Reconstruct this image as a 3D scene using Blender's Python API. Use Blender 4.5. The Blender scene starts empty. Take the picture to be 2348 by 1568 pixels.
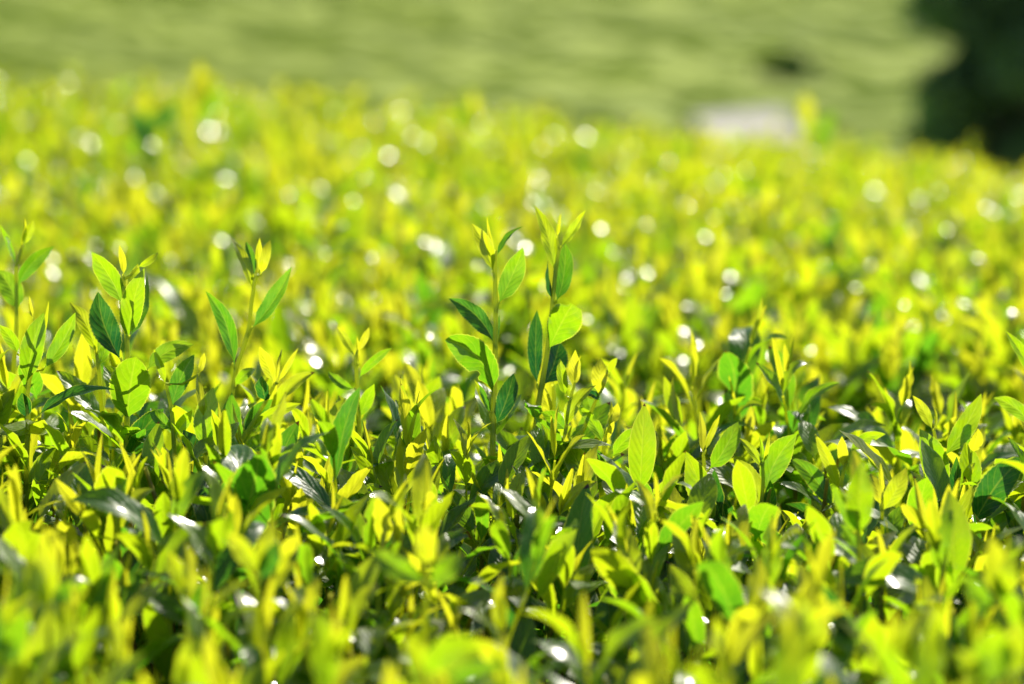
import bpy, math, random
import numpy as np
from mathutils import Vector, Matrix

# ---------------------------------------------------------------- camera, sky, sun, exposure
S = bpy.context.scene
COL = S.collection
LENS, SENSOR = 85.0, 36.0
H = 0.31                       # camera height above the plucking table of the tea
FOCUS = 1.53
TILT = math.radians(8.66)
FP = 2347 * LENS / SENSOR      # focal length in px of a 2347 px wide picture
cd = bpy.data.cameras.new('camera')
cam = bpy.data.objects.new('camera', cd)
COL.objects.link(cam)
cam.location = (0, 0, H)
cam.rotation_euler = (math.radians(90) - TILT, 0, 0)
cd.lens, cd.sensor_width = LENS, SENSOR
cd.clip_start, cd.clip_end = 0.05, 2000
cd.dof.use_dof = True
cd.dof.focus_distance = 1.49
cd.dof.aperture_fstop = 3.8
S.camera = cam

SUN_EL, SUN_AZ = math.radians(35), math.radians(24)   # azimuth from +Y towards +X: behind the tea, to the right
sdir = Vector((math.sin(SUN_AZ) * math.cos(SUN_EL), math.cos(SUN_AZ) * math.cos(SUN_EL), math.sin(SUN_EL)))
W = bpy.data.worlds.new("World")
S.world = W
W.use_nodes = True
nt = W.node_tree
bg = nt.nodes['Background']
sky = nt.nodes.new('ShaderNodeTexSky')
sky.sky_type = 'NISHITA'
sky.sun_disc = False
sky.sun_elevation, sky.sun_rotation = SUN_EL, SUN_AZ
nt.links.new(sky.outputs[0], bg.inputs[0])
bg.inputs[1].default_value = 0.085
sl = bpy.data.lights.new('sun', 'SUN')
sl.energy = 5.0
sl.angle = math.radians(0.5)
sl.color = (1.0, 0.93, 0.80)
so = bpy.data.objects.new('sun', sl)
so.rotation_euler = sdir.to_track_quat('Z', 'Y').to_euler()
so.location = (2, 6, 8)
COL.objects.link(so)
S.view_settings.view_transform = 'Standard'
S.view_settings.look = 'None'
S.view_settings.exposure = 0.90
S.view_settings.gamma = 1
S.render.engine = 'CYCLES'
S.cycles.use_denoising = True
S.cycles.max_bounces = 8
S.cycles.diffuse_bounces = 5
S.cycles.glossy_bounces = 3
S.cycles.transmission_bounces = 6
S.cycles.sample_clamp_indirect = 6

R = random.Random(7)
rng = np.random.default_rng(11)
cT, sT = math.cos(TILT), math.sin(TILT)

def at(px, py, d):
    """point seen at (px,py) of a 2347x1568 picture, d metres along the view axis"""
    u = (px - 1173.5) / FP * d
    v = (784 - py) / FP * d
    return Vector((u, d * cT + v * sT, H - d * sT + v * cT))

def project(x, y, z):
    d = y * cT - (z - H) * sT
    v = y * sT + (z - H) * cT
    return 1173.5 + x / d * FP, 784 - v / d * FP, d

# ---------------------------------------------------------------- materials
def new_mat(name):
    m = bpy.data.materials.new(name)
    m.use_nodes = True
    m.node_tree.nodes.clear()
    return m, m.node_tree

def ramp(t, stops, fac=None):
    n = t.nodes.new('ShaderNodeValToRGB')
    e = n.color_ramp.elements
    while len(e) < len(stops):
        e.new(0.5)
    for k, (p, c) in enumerate(stops):
        e[k].position = p
        e[k].color = (*c, 1)
    if fac is not None:
        t.links.new(fac, n.inputs[0])
    return n.outputs[0]

def mth(t, op, a, b=None, c=None, clamp=False):
    n = t.nodes.new('ShaderNodeMath')
    n.operation = op
    n.use_clamp = clamp
    for k, v in enumerate((a, b, c)):
        if v is None:
            continue
        if isinstance(v, (int, float)):
            n.inputs[k].default_value = v
        else:
            t.links.new(v, n.inputs[k])
    return n.outputs[0]

def mixc(t, fac, a, b, mode='MIX'):
    n = t.nodes.new('ShaderNodeMix')
    n.data_type = 'RGBA'
    n.blend_type = mode
    for sock, v in ((n.inputs[0], fac), (n.inputs[6], a), (n.inputs[7], b)):
        if isinstance(v, (int, float)):
            sock.default_value = v
        elif isinstance(v, tuple):
            sock.default_value = (*v, 1)
        else:
            t.links.new(v, sock)
    return n.outputs[2]

def leaf_material():
    m, t = new_mat('tea_leaf')
    N, L = t.nodes.new, t.links.new
    tint = N('ShaderNodeAttribute')
    tint.attribute_name = 'tint'
    sep = N('ShaderNodeSeparateColor')
    L(tint.outputs['Color'], sep.inputs[0])
    age, rnd = sep.outputs[0], sep.outputs[1]
    uv = N('ShaderNodeUVMap')
    uv.uv_map = 'UVMap'
    su = N('ShaderNodeSeparateXYZ')
    L(uv.outputs[0], su.inputs[0])
    u = su.outputs[0]
    v = mth(t, 'ABSOLUTE', mth(t, 'SUBTRACT', su.outputs[1], 0.5))        # 0 at midrib, .5 at margin
    pos = N('ShaderNodeTexCoord')
    nz = N('ShaderNodeTexNoise')
    nz.inputs['Scale'].default_value = 60
    nz.inputs['Detail'].default_value = 3
    L(pos.outputs['Object'], nz.inputs['Vector'])
    a2 = mth(t, 'ADD', age, mth(t, 'MULTIPLY', mth(t, 'SUBTRACT', nz.outputs[0], 0.5), 0.25), clamp=True)
    a2 = mth(t, 'ADD', a2, mth(t, 'MULTIPLY', mth(t, 'SUBTRACT', rnd, 0.5), 0.12), clamp=True)
    a2 = mth(t, 'ADD', a2, mth(t, 'MULTIPLY', mth(t, 'SUBTRACT', 0.45, u), 0.18), clamp=True)
    nf = N('ShaderNodeTexNoise')
    nf.inputs['Scale'].default_value = 420
    L(pos.outputs['Object'], nf.inputs['Vector'])
    a2 = mth(t, 'ADD', a2, mth(t, 'MULTIPLY', mth(t, 'SUBTRACT', nf.outputs[0], 0.5), 0.16), clamp=True)
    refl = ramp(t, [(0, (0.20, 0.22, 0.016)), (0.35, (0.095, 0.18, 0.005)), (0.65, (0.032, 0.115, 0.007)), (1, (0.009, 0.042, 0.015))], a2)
    tran = ramp(t, [(0, (0.68, 0.70, 0.016)), (0.22, (0.50, 0.65, 0.006)), (0.45, (0.31, 0.55, 0.005)), (0.72, (0.13, 0.39, 0.008)), (1, (0.014, 0.13, 0.014))], a2)
    # side veins slant forward from the midrib
    wob_ = mth(t, 'MULTIPLY', mth(t, 'SUBTRACT', nz.outputs[0], 0.5), 1.1)
    ph = mth(t, 'ADD', wob_, mth(t, 'SUBTRACT', mth(t, 'MULTIPLY', u, mth(t, 'ADD', 6.5, mth(t, 'MULTIPLY', rnd, 3.5))), mth(t, 'MULTIPLY', v, 4.6)))
    wv = mth(t, 'COSINE', mth(t, 'MULTIPLY', ph, 2 * math.pi))
    vein = mth(t, 'POWER', mth(t, 'MULTIPLY', mth(t, 'ADD', wv, 1.0), 0.5), 24.0)
    rib = mth(t, 'SUBTRACT', 1.0, mth(t, 'MULTIPLY', v, 22.0), clamp=True)
    vv = mth(t, 'MAXIMUM', mth(t, 'MULTIPLY', vein, 0.35), mth(t, 'MULTIPLY', rib, 0.8))
    edge = mth(t, 'MULTIPLY', mth(t, 'SUBTRACT', v, 0.455), 30.0, clamp=True)
    vv2 = mth(t, 'MAXIMUM', mth(t, 'MULTIPLY', vv, 0.55), mth(t, 'MULTIPLY', edge, 0.75))
    refl = mixc(t, vv2, refl, (0.42, 0.48, 0.10))
    tran = mixc(t, mth(t, 'MAXIMUM', mth(t, 'MULTIPLY', vv, 0.26), mth(t, 'MULTIPLY', edge, 0.6)), tran, (0.74, 0.76, 0.06))
    # brown spots of bitten old leaves
    ns = N('ShaderNodeTexNoise')
    ns.inputs['Scale'].default_value = 55
    L(pos.outputs['Object'], ns.inputs['Vector'])
    sp = mth(t, 'MULTIPLY', mth(t, 'GREATER_THAN', ns.outputs[0], 0.73), mth(t, 'GREATER_THAN', rnd, 0.55))
    tipb = mth(t, 'MULTIPLY', mth(t, 'GREATER_THAN', mth(t, 'ADD', u, mth(t, 'MULTIPLY', nz.outputs[0], 0.12)), 1.01), mth(t, 'GREATER_THAN', rnd, 0.72))
    sp = mth(t, 'MAXIMUM', sp, tipb)
    refl = mixc(t, sp, refl, (0.07, 0.03, 0.01))
    tran = mixc(t, sp, tran, (0.10, 0.04, 0.005))
    hgt = mth(t, 'ADD', mth(t, 'MULTIPLY', mth(t, 'MULTIPLY', wv, -0.45), mth(t, 'SUBTRACT', 1.0, mth(t, 'MULTIPLY', v, 1.5))), mth(t, 'MULTIPLY', rib, -0.9))
    n2 = N('ShaderNodeTexNoise')
    n2.inputs['Scale'].default_value = 260
    L(pos.outputs['Object'], n2.inputs['Vector'])
    hgt = mth(t, 'ADD', hgt, mth(t, 'MULTIPLY', n2.outputs[0], 1.0))
    bmp = N('ShaderNodeBump')
    bmp.inputs['Strength'].default_value = 0.6
    bmp.inputs['Distance'].default_value = 0.0009
    L(hgt, bmp.inputs['Height'])
    p = N('ShaderNodeBsdfPrincipled')
    L(refl, p.inputs['Base Color'])
    L(bmp.outputs[0], p.inputs['Normal'])
    rg = mth(t, 'ADD', mth(t, 'MULTIPLY', a2, -0.06), 0.44)
    L(rg, p.inputs['Roughness'])
    p.inputs['IOR'].default_value = 1.22
    p.inputs['Coat Weight'].default_value = 0.9
    L(mth(t, 'ADD', mth(t, 'MULTIPLY', rnd, 0.20), 0.15), p.inputs['Coat Roughness'])
    p.inputs['Coat IOR'].default_value = 1.55
    tr = N('ShaderNodeBsdfTranslucent')
    L(tran, tr.inputs[0])
    bm2 = N('ShaderNodeBump')
    bm2.inputs['Strength'].default_value = 0.20
    bm2.inputs['Distance'].default_value = 0.0009
    L(hgt, bm2.inputs['Height'])
    L(bm2.outputs[0], tr.inputs['Normal'])
    mx = N('ShaderNodeMixShader')
    mx.inputs[0].default_value = 0.56
    L(p.outputs[0], mx.inputs[1])
    L(tr.outputs[0], mx.inputs[2])
    out = N('ShaderNodeOutputMaterial')
    L(mx.outputs[0], out.inputs[0])
    return m

def stem_material():
    m, t = new_mat('tea_stem')
    N, L = t.nodes.new, t.links.new
    tint = N('ShaderNodeAttribute')
    tint.attribute_name = 'tint'
    sep = N('ShaderNodeSeparateColor')
    L(tint.outputs['Color'], sep.inputs[0])
    pos = N('ShaderNodeTexCoord')
    nz = N('ShaderNodeTexNoise')
    nz.inputs['Scale'].default_value = 130
    L(pos.outputs['Object'], nz.inputs['Vector'])
    a = mth(t, 'ADD', sep.outputs[0], mth(t, 'MULTIPLY', mth(t, 'SUBTRACT', nz.outputs[0], 0.5), 0.3), clamp=True)
    c = ramp(t, [(0, (0.38, 0.48, 0.03)), (0.5, (0.26, 0.34, 0.03)), (0.78, (0.24, 0.16, 0.05)), (1, (0.10, 0.045, 0.025))], a)
    p = N('ShaderNodeBsdfPrincipled')
    L(c, p.inputs['Base Color'])
    p.inputs['Roughness'].default_value = 0.4
    p.inputs['Subsurface Weight'].default_value = 0.15
    p.inputs['Subsurface Radius'].default_value = (0.002, 0.002, 0.0005)
    b = N('ShaderNodeBump')
    b.inputs['Strength'].default_value = 0.4
    b.inputs['Distance'].default_value = 0.0004
    L(nz.outputs[0], b.inputs['Height'])
    L(b.outputs[0], p.inputs['Normal'])
    tr = N('ShaderNodeBsdfTranslucent')
    L(ramp(t, [(0, (0.85, 0.90, 0.05)), (0.5, (0.60, 0.68, 0.06)), (0.78, (0.30, 0.20, 0.05)), (1, (0.06, 0.03, 0.02))], a), tr.inputs[0])
    mx = N('ShaderNodeMixShader')
    mx.inputs[0].default_value = 0.5
    L(p.outputs[0], mx.inputs[1])
    L(tr.outputs[0], mx.inputs[2])
    out = N('ShaderNodeOutputMaterial')
    L(mx.outputs[0], out.inputs[0])
    return m

def noise_material(name, stops, scale, rough=0.9, scale_vec=(1, 1, 1), bump=0.3, dist=0.02, transl=None, rotz=0.0):
    m, t = new_mat(name)
    N, L = t.nodes.new, t.links.new
    pos = N('ShaderNodeTexCoord')
    mp = N('ShaderNodeMapping')
    mp.inputs['Scale'].default_value = scale_vec
    mp.inputs['Rotation'].default_value = (0, 0, rotz)
    L(pos.outputs['Object'], mp.inputs[0])
    nz = N('ShaderNodeTexNoise')
    nz.inputs['Scale'].default_value = scale
    nz.inputs['Detail'].default_value = 5
    L(mp.outputs[0], nz.inputs['Vector'])
    c = ramp(t, stops, nz.outputs[0])
    p = N('ShaderNodeBsdfPrincipled')
    L(c, p.inputs['Base Color'])
    p.inputs['Roughness'].default_value = rough
    b = N('ShaderNodeBump')
    b.inputs['Strength'].default_value = bump
    b.inputs['Distance'].default_value = dist
    L(nz.outputs[0], b.inputs['Height'])
    L(b.outputs[0], p.inputs['Normal'])
    out = N('ShaderNodeOutputMaterial')
    if transl:
        tr = N('ShaderNodeBsdfTranslucent')
        tr.inputs[0].default_value = (*transl, 1)
        mx = N('ShaderNodeMixShader')
        mx.inputs[0].default_value = 0.4
        L(p.outputs[0], mx.inputs[1])
        L(tr.outputs[0], mx.inputs[2])
        L(mx.outputs[0], out.inputs[0])
    else:
        L(p.outputs[0], out.inputs[0])
    return m

LEAF = leaf_material()
STEM = stem_material()

# ---------------------------------------------------------------- mesh helpers
def mesh_from(name, verts, quads, mat, uv=None, tint=None, smooth=True):
    """verts (n,3), quads (m,4) arrays; uv (n,2), tint (n,2) per vertex"""
    verts = np.asarray(verts, np.float32)
    quads = np.asarray(quads, np.int32)
    me = bpy.data.meshes.new(name)
    me.vertices.add(len(verts))
    me.vertices.foreach_set('co', verts.ravel())
    me.loops.add(quads.size)
    me.loops.foreach_set('vertex_index', quads.ravel())
    me.polygons.add(len(quads))
    me.polygons.foreach_set('loop_start', np.arange(0, quads.size, quads.shape[1], dtype=np.int32))
    me.polygons.foreach_set('loop_total', np.full(len(quads), quads.shape[1], np.int32))
    if uv is not None:
        l = me.uv_layers.new(name='UVMap')
        l.data.foreach_set('uv', np.asarray(uv, np.float32)[quads.ravel()].ravel())
    if tint is not None:
        a = me.color_attributes.new('tint', 'FLOAT_COLOR', 'POINT')
        c = np.ones((len(verts), 4), np.float32)
        c[:, :2] = tint
        a.data.foreach_set('color', c.ravel())
    me.materials.append(mat)
    me.update(calc_edges=True)
    me.validate()
    if smooth:
        me.polygons.foreach_set('use_smooth', np.ones(len(me.polygons), bool))
    return me

def link(name, me, parent=None):
    o = bpy.data.objects.new(name, me)
    COL.objects.link(o)
    if parent is not None:
        o.parent = parent
    return o

def tag(o, label, cat, group=None, kind=None):
    if label:
        o['label'] = label
    if cat:
        o['category'] = cat
    if group:
        o['group'] = group
    if kind:
        o['kind'] = kind
    return o

def blade(mid, side, nrm, width, fold, nL, nW, serr=0.0, profile='lance', wave=0.0, bite=None, seed=0, asym=0.0):
    """leaf blade from midrib points (nL+1,3), side and normal frames; returns verts, quads, uv"""
    t = np.linspace(0, 1, nL + 1)
    if profile == 'broad':
        w = np.sin(np.pi * np.clip(t, 0, 1) ** 1.25) ** 0.62
        w *= np.where(t > 0.97, 0.75, 1)
    elif profile == 'blunt':
        w = np.where(t < 0.72, np.sin(np.pi / 2 * np.clip(t / 0.72, 0, 1)) ** 1.15, 1 - 0.45 * ((t - 0.72) / 0.28) ** 2)
    elif profile == 'bud':
        w = (4 * t * (1 - t)) ** 0.7 * (1.15 - 0.5 * t)
    else:
        w = np.clip(4 * t ** 1.05 * (1 - t), 0, 1) ** 0.85
        w *= 1 - 0.3 * np.clip((t - 0.78) / 0.22, 0, 1)
    w = w * np.clip((t - 0.05) / 0.16, 0.0, 1) ** 0.8
    w = np.maximum(w, 0.045 * (1 - t) ** 0.5 + 0.004) * width / 2
    r = np.random.default_rng(seed)
    p1, p2 = r.uniform(0, 6.28, 2)
    v = np.linspace(-1, 1, nW + 1)
    T, V = np.meshgrid(t, v, indexing='ij')
    Wd = np.repeat(w[:, None], nW + 1, 1)
    if serr > 0:
        edge = np.abs(V) > 0.99
        alt = np.where(np.arange(nL + 1) % 2 == 0, 1.0, -1.0)[:, None]
        Wd = Wd * (1 + edge * alt * serr * (T > 0.12))
    Wd = Wd * (1 + asym * V)
    if bite is not None:
        tc, sd, rad, dep = bite
        f = 1 - dep * np.exp(-((T - tc) / rad) ** 4) * (V * sd > 0)
        Wd = Wd * f
    ang = fold * (1 - 0.35 * np.abs(V))
    a = V * Wd * np.cos(ang)
    b = np.abs(V) * Wd * np.sin(ang)
    b = b + wave * width * (V ** 2) * np.sin(T * 17 + p1 + (V > 0) * p2) * np.sin(np.pi * T)
    P = mid[:, None, :] + a[..., None] * side[:, None, :] + b[..., None] * nrm[:, None, :]
    verts = P.reshape(-1, 3)
    i, j = np.meshgrid(np.arange(nL), np.arange(nW), indexing='ij')
    q0 = (i * (nW + 1) + j).ravel()
    quads = np.stack([q0, q0 + 1, q0 + nW + 2, q0 + nW + 1], 1)
    uv = np.stack([T.ravel(), V.ravel() * 0.5 + 0.5], 1)
    return verts, quads, uv

def unit(a):
    return a / np.maximum(np.linalg.norm(a, axis=-1, keepdims=True), 1e-9)

def local_leaf(Ln, Wd, th0, kappa, fold, twist, nL, nW, **kw):
    """leaf springing from the origin, th0 rad off the vertical towards +X, bending out by kappa"""
    t = np.linspace(0, 1, nL + 1)
    th = th0 + kappa * t ** 1.7
    tan = np.stack([np.sin(th), np.zeros_like(th), np.cos(th)], 1)
    mid = np.vstack([[0, 0, 0], np.cumsum((tan[1:] + tan[:-1]) / 2 * (Ln / nL), 0)])
    n = np.stack([-np.cos(th), np.zeros_like(th), np.sin(th)], 1)
    s = np.tile(np.array([[0., 1., 0.]]), (nL + 1, 1))
    tw = twist * t
    s2 = s * np.cos(tw)[:, None] + n * np.sin(tw)[:, None]
    n2 = -s * np.sin(tw)[:, None] + n * np.cos(tw)[:, None]
    return blade(mid, s2, n2, Wd, fold, nL, nW, **kw)

def tube(pts, radii, seg=6):
    pts = np.asarray(pts, float)
    radii = np.asarray(radii, float)
    n = len(pts)
    tan = unit(np.gradient(pts, axis=0))
    ref = np.array([1.0, 0.13, 0.07])
    s = unit(np.cross(tan, ref))
    u = np.cross(tan, s)
    a = np.linspace(0, 2 * np.pi, seg, endpoint=False)
    P = pts[:, None] + radii[:, None, None] * (np.cos(a)[None, :, None] * s[:, None] + np.sin(a)[None, :, None] * u[:, None])
    i, j = np.meshgrid(np.arange(n - 1), np.arange(seg), indexing='ij')
    a0 = (i * seg + j).ravel()
    a1 = (i * seg + (j + 1) % seg).ravel()
    quads = np.stack([a0, a1, a1 + seg, a0 + seg], 1)
    return P.reshape(-1, 3), quads

# ---------------------------------------------------------------- the setting: ground, hill, rows of tea on it
SOIL = noise_material('soil', [(0.35, (0.030, 0.020, 0.013)), (0.7, (0.07, 0.045, 0.028))], 9, bump=0.6)
HILLM = noise_material('hill_grass', [(0.30, (0.20, 0.30, 0.03)), (0.70, (0.36, 0.46, 0.06))], 0.35, bump=0.2)
ROWM = noise_material('far_tea', [(0.34, (0.30, 0.40, 0.05)), (0.50, (0.41, 0.50, 0.07)), (0.68, (0.50, 0.60, 0.09))], 1.0, scale_vec=(0.035, 0.15, 0.1), rotz=0.5,
                      bump=0.5, dist=0.1, transl=(0.64, 0.70, 0.05))

def smooth(e0, e1, x):
    t = np.clip((x - e0) / (e1 - e0), 0, 1)
    return t * t * (3 - 2 * t)

def hill_z(x, y):
    x = np.asarray(x, float); y = np.asarray(y, float)
    z = -0.62 - 4.4 * smooth(6, 34, y) + 0.0 * x
    up = np.maximum(y - 34 + 0.10 * x, 0)
    z = z + 0.060 * up + 0.0009 * up ** 2 * (up < 150) + (up >= 150) * (0.0009 * 22500 + 0.27 * (up - 150))
    z = z + 0.25 * np.sin(x * 0.11 + 1) * np.sin(y * 0.09) * smooth(20, 50, y)
    z = z - 0.010 * np.maximum(x, 0) * smooth(20, 60, y)
    return z

def grid_mesh(name, xs, ys, zf, mat):
    X, Y = np.meshgrid(xs, ys, indexing='ij')
    Z = zf(X, Y)
    V = np.stack([X, Y, Z], -1).reshape(-1, 3)
    i, j = np.meshgrid(np.arange(len(xs) - 1), np.arange(len(ys) - 1), indexing='ij')
    q = (i * len(ys) + j).ravel()
    Q = np.stack([q, q + len(ys), q + len(ys) + 1, q + 1], 1)
    return mesh_from(name, V, Q, mat)

ys = np.concatenate([np.linspace(-40, 6, 12), np.linspace(7, 34, 24), np.linspace(36, 200, 80), np.linspace(215, 900, 30)])
xs = np.concatenate([np.linspace(-600, -110, 20), np.linspace(-100, 100, 90), np.linspace(110, 600, 20)])
g = link('hill', grid_mesh('hill', xs, ys, hill_z, HILLM))
tag(g, 'broad green tea hillside rising behind the hedge', None, kind='structure')
soil = link('ground', grid_mesh('ground', np.linspace(-6, 6, 60), np.linspace(-1, 8, 60),
            lambda x, y: -0.56 + 0.015 * np.sin(x * 9 + 2 * np.sin(y * 5)) * np.cos(y * 7), SOIL))
tag(soil, 'dark bare soil under the tea bushes', None, kind='structure')

def tea_rows():
    Vs, Qs = [], []
    off = 0
    r = np.random.default_rng(3)
    row = 0
    yy = 33.0
    while yy < 190:
        step = 1.35 + 0.35 * (yy > 90)
        xr = 26 + yy * 0.42
        n = int(xr * 2 / 0.45)
        X = np.linspace(-xr, xr, n)
        # rows climb slightly to the left, as on the photographed slope
        Yc = yy - 0.38 * X + 0.9 * np.sin(X * 0.07 + yy * 0.05) + r.normal(0, 0.05, n)
        a = np.linspace(0, np.pi, 7)
        hh = 0.62 + 0.10 * np.sin(X * 0.9 + row) + r.normal(0, 0.07, n)
        gap = (np.sin(X * 0.21 + row * 1.7) * np.sin(X * 0.043 + row * 0.6) > 0.80)
        hh = np.where(gap, 0.12, hh)
        ww = step * 0.47 + r.normal(0, 0.04, n)
        P = np.zeros((n, 7, 3))
        P[:, :, 0] = X[:, None]
        P[:, :, 1] = Yc[:, None] - np.cos(a)[None] * ww[:, None] * 1.0
        P[:, :, 2] = (np.sin(a)[None] ** 0.45) * hh[:, None] + r.normal(0, 0.05, (n, 7))
        P[:, :, 2] += hill_z(P[:, :, 0], P[:, :, 1]) - 0.05
        i, j = np.meshgrid(np.arange(n - 1), np.arange(6), indexing='ij')
        q = off + (i * 7 + j).ravel()
        Qs.append(np.stack([q, q + 1, q + 8, q + 7], 1))
        Vs.append(P.reshape(-1, 3))
        off += n * 7
        row += 1
        yy += step
    return mesh_from('tea_rows', np.vstack(Vs), np.vstack(Qs), ROWM, smooth=False)
o = link('tea_rows', tea_rows())
tag(o, 'far rows of clipped tea striping the hillside, wholly out of focus', 'tea rows', kind='stuff')

# ---------------------------------------------------------------- shed on the slope
def box_part(name, lo, hi, mat, parent, bevel=0.0):
    x0, y0, z0 = lo; x1, y1, z1 = hi
    v = [(x0, y0, z0), (x1, y0, z0), (x1, y1, z0), (x0, y1, z0), (x0, y0, z1), (x1, y0, z1), (x1, y1, z1), (x0, y1, z1)]
    q = [(3, 2, 1, 0), (4, 5, 6, 7), (0, 1, 5, 4), (1, 2, 6, 5), (2, 3, 7, 6), (3, 0, 4, 7)]
    return link(name, mesh_from(name, v, q, mat, smooth=False), parent)

WALLM = noise_material('plaster', [(0.3, (0.22, 0.27, 0.36)), (0.7, (0.29, 0.34, 0.43))], 2.0)
ROOFM = noise_material('roof_sheet', [(0.3, (0.27, 0.235, 0.22)), (0.7, (0.35, 0.30, 0.28))], 1.2, rough=0.6)
WOODM = noise_material('old_wood', [(0.3, (0.07, 0.05, 0.035)), (0.7, (0.14, 0.10, 0.07))], 5)
GLASSM = noise_material('dusty_glass', [(0.3, (0.04, 0.05, 0.06)), (0.7, (0.07, 0.08, 0.09))], 3, rough=0.15)

def shed():
    D = 46.0
    p = at(1690, 345, D)
    root = bpy.data.objects.new('shed', None)
    COL.objects.link(root)
    z0 = float(hill_z(p.x, p.y))
    root.location = (p.x, p.y, z0)
    root.rotation_euler = (0, 0, math.radians(50))
    tag(root, 'small pale shed with pinkish sheet roof below the hillside', 'shed')
    top = at(1690, 262, D).z - z0             # ridge height that shows above the hedge
    eave = top - 0.62
    lx, ly = 1.35, 0.62                        # half sizes: long side on local x, gable ends on +-x
    # walls with gables: one closed mesh
    v = [(-lx, -ly, -0.4), (lx, -ly, -0.4), (lx, ly, -0.4), (-lx, ly, -0.4),
         (-lx, -ly, eave), (lx, -ly, eave), (lx, ly, eave), (-lx, ly, eave), (-lx, 0, top - 0.05), (lx, 0, top - 0.05)]
    me = bpy.data.meshes.new('wall')
    me.from_pydata(v, [], [(0, 1, 5, 4), (2, 3, 7, 6), (1, 2, 6, 9, 5), (3, 0, 4, 8, 7), (4, 5, 9, 8), (6, 7, 8, 9), (3, 2, 1, 0)])
    me.materials.append(WALLM)
    link('wall', me, root)
    # corrugated roof sheets
    n = 60
    X = np.linspace(-lx - 0.14, lx + 0.14, n)
    for sgn in (-1, 1):
        Yr = np.linspace(0, sgn * (ly + 0.16), 4)
        slope = (top - eave) / ly
        G = np.zeros((n, 4, 3))
        G[:, :, 0] = X[:, None]
        G[:, :, 1] = Yr[None]
        G[:, :, 2] = top + 0.03 - np.abs(Yr)[None] * slope + 0.012 * np.sin(np.arange(n) * 1.57)[:, None]
        G2 = G.copy(); G2[:, :, 2] -= 0.03
        V = np.vstack([G.reshape(-1, 3), G2.reshape(-1, 3)])
        i, j = np.meshgrid(np.arange(n - 1), np.arange(3), indexing='ij')
        q = (i * 4 + j).ravel()
        Q = np.stack([q, q + 4, q + 5, q + 1], 1)
        Q2 = Q[:, ::-1] + n * 4
        E = []
        for a in range(3):
            E.append((a, a + 1, a + 1 + n * 4, a + n * 4))
            b = (n - 1) * 4 + a
            E.append((b + 1, b, b + n * 4, b + 1 + n * 4))
        for a in range(n - 1):
            E.append((a * 4 + 3, a * 4 + 7, a * 4 + 7 + n * 4, a * 4 + 3 + n * 4))
        link('roof', mesh_from('roof', V, np.vstack([Q, Q2, np.array(E)]), ROOFM), root)
    d = box_part('door', (-lx - 0.03, -0.35, 0.0), (-lx + 0.02, 0.35, min(1.7, eave - 0.15)), WOODM, root)
    box_part('handle', (-lx - 0.07, 0.22, 0.85), (-lx - 0.032, 0.27, 0.97), GLASSM, d)
    w = box_part('window', (0.1, -ly - 0.03, 0.9), (0.7, -ly + 0.02, 1.4), WOODM, root)
    box_part('pane', (0.15, -ly - 0.038, 0.95), (0.65, -ly - 0.032, 1.35), GLASSM, w)
shed()

# ---------------------------------------------------------------- trees and bushes beyond the hedge
DARKLEAF = noise_material('dark_leaf', [(0.3, (0.05, 0.10, 0.04)), (0.7, (0.12, 0.20, 0.08))], 3, rough=0.65, transl=(0.05, 0.14, 0.03))
BUSHLEAF = noise_material('bush_leaf', [(0.3, (0.05, 0.12, 0.03)), (0.7, (0.10, 0.20, 0.05))], 3, rough=0.6, transl=(0.03, 0.09, 0.01))
BARK = noise_material('bark', [(0.3, (0.05, 0.035, 0.025)), (0.7, (0.13, 0.10, 0.075))], 6, bump=0.8)

def leaf_cloud(centres, radii, count, size, mat, seed, squash=0.8):
    r = np.random.default_rng(seed)
    centres = np.array(centres); radii = np.array(radii)
    pr = radii ** 2 / np.sum(radii ** 2)
    k = r.choice(len(centres), count, p=pr)
    d = unit(r.normal(size=(count, 3)))
    rad = radii[k] * (0.55 + 0.5 * r.random(count) ** 0.6)
    c = centres[k] + d * rad[:, None] * np.array([1, 1, squash])
    a = unit(r.normal(size=(count, 3)) + [0, 0, -0.4])
    b = unit(np.cross(a, r.normal(size=(count, 3))))
    s = size * r.uniform(0.6, 1.3, count)[:, None]
    P = np.stack([c - a * s * 0.9, c + b * s * 0.42, c + a * s, c - b * s * 0.42], 1).reshape(-1, 3)
    Q = np.arange(count * 4).reshape(-1, 4)
    return mesh_from('crown', P, Q, mat, smooth=False)

def tree(name, label, base, height, blobs, count, size, mat, seed, group=None):
    root = bpy.data.objects.new(name, None)
    COL.objects.link(root)
    root.location = base
    tag(root, label, 'tree' if 'tree' in name else 'bush', group)
    r = random.Random(seed)
    V, Q, off = [], [], 0
    pts = [(0, 0, -0.3), (0.04 * height * 0.3, 0, height * 0.25), (-0.02 * height, 0.02 * height, height * 0.5), (0.02 * height, 0, height * 0.8)]
    vv, qq = tube(pts, [height * 0.035, height * 0.026, height * 0.018, height * 0.006], 10)
    V.append(vv); Q.append(qq); off += len(vv)
    for (bx, by, bz, br) in blobs:
        z0 = bz * r.uniform(0.35, 0.6)
        vv, qq = tube([(0, 0, z0), (bx * 0.5, by * 0.5, (z0 + bz) / 2 + 0.05 * height), (bx, by, bz)], [height * 0.012, height * 0.008, height * 0.003], 6)
        V.append(vv); Q.append(qq + off); off += len(vv)
    link('trunk', mesh_from('trunk', np.vstack(V), np.vstack(Q), BARK), root)
    link('crown', leaf_cloud([b[:3] for b in blobs], [b[3] for b in blobs], count, size, mat, seed), root)
    return root

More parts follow.
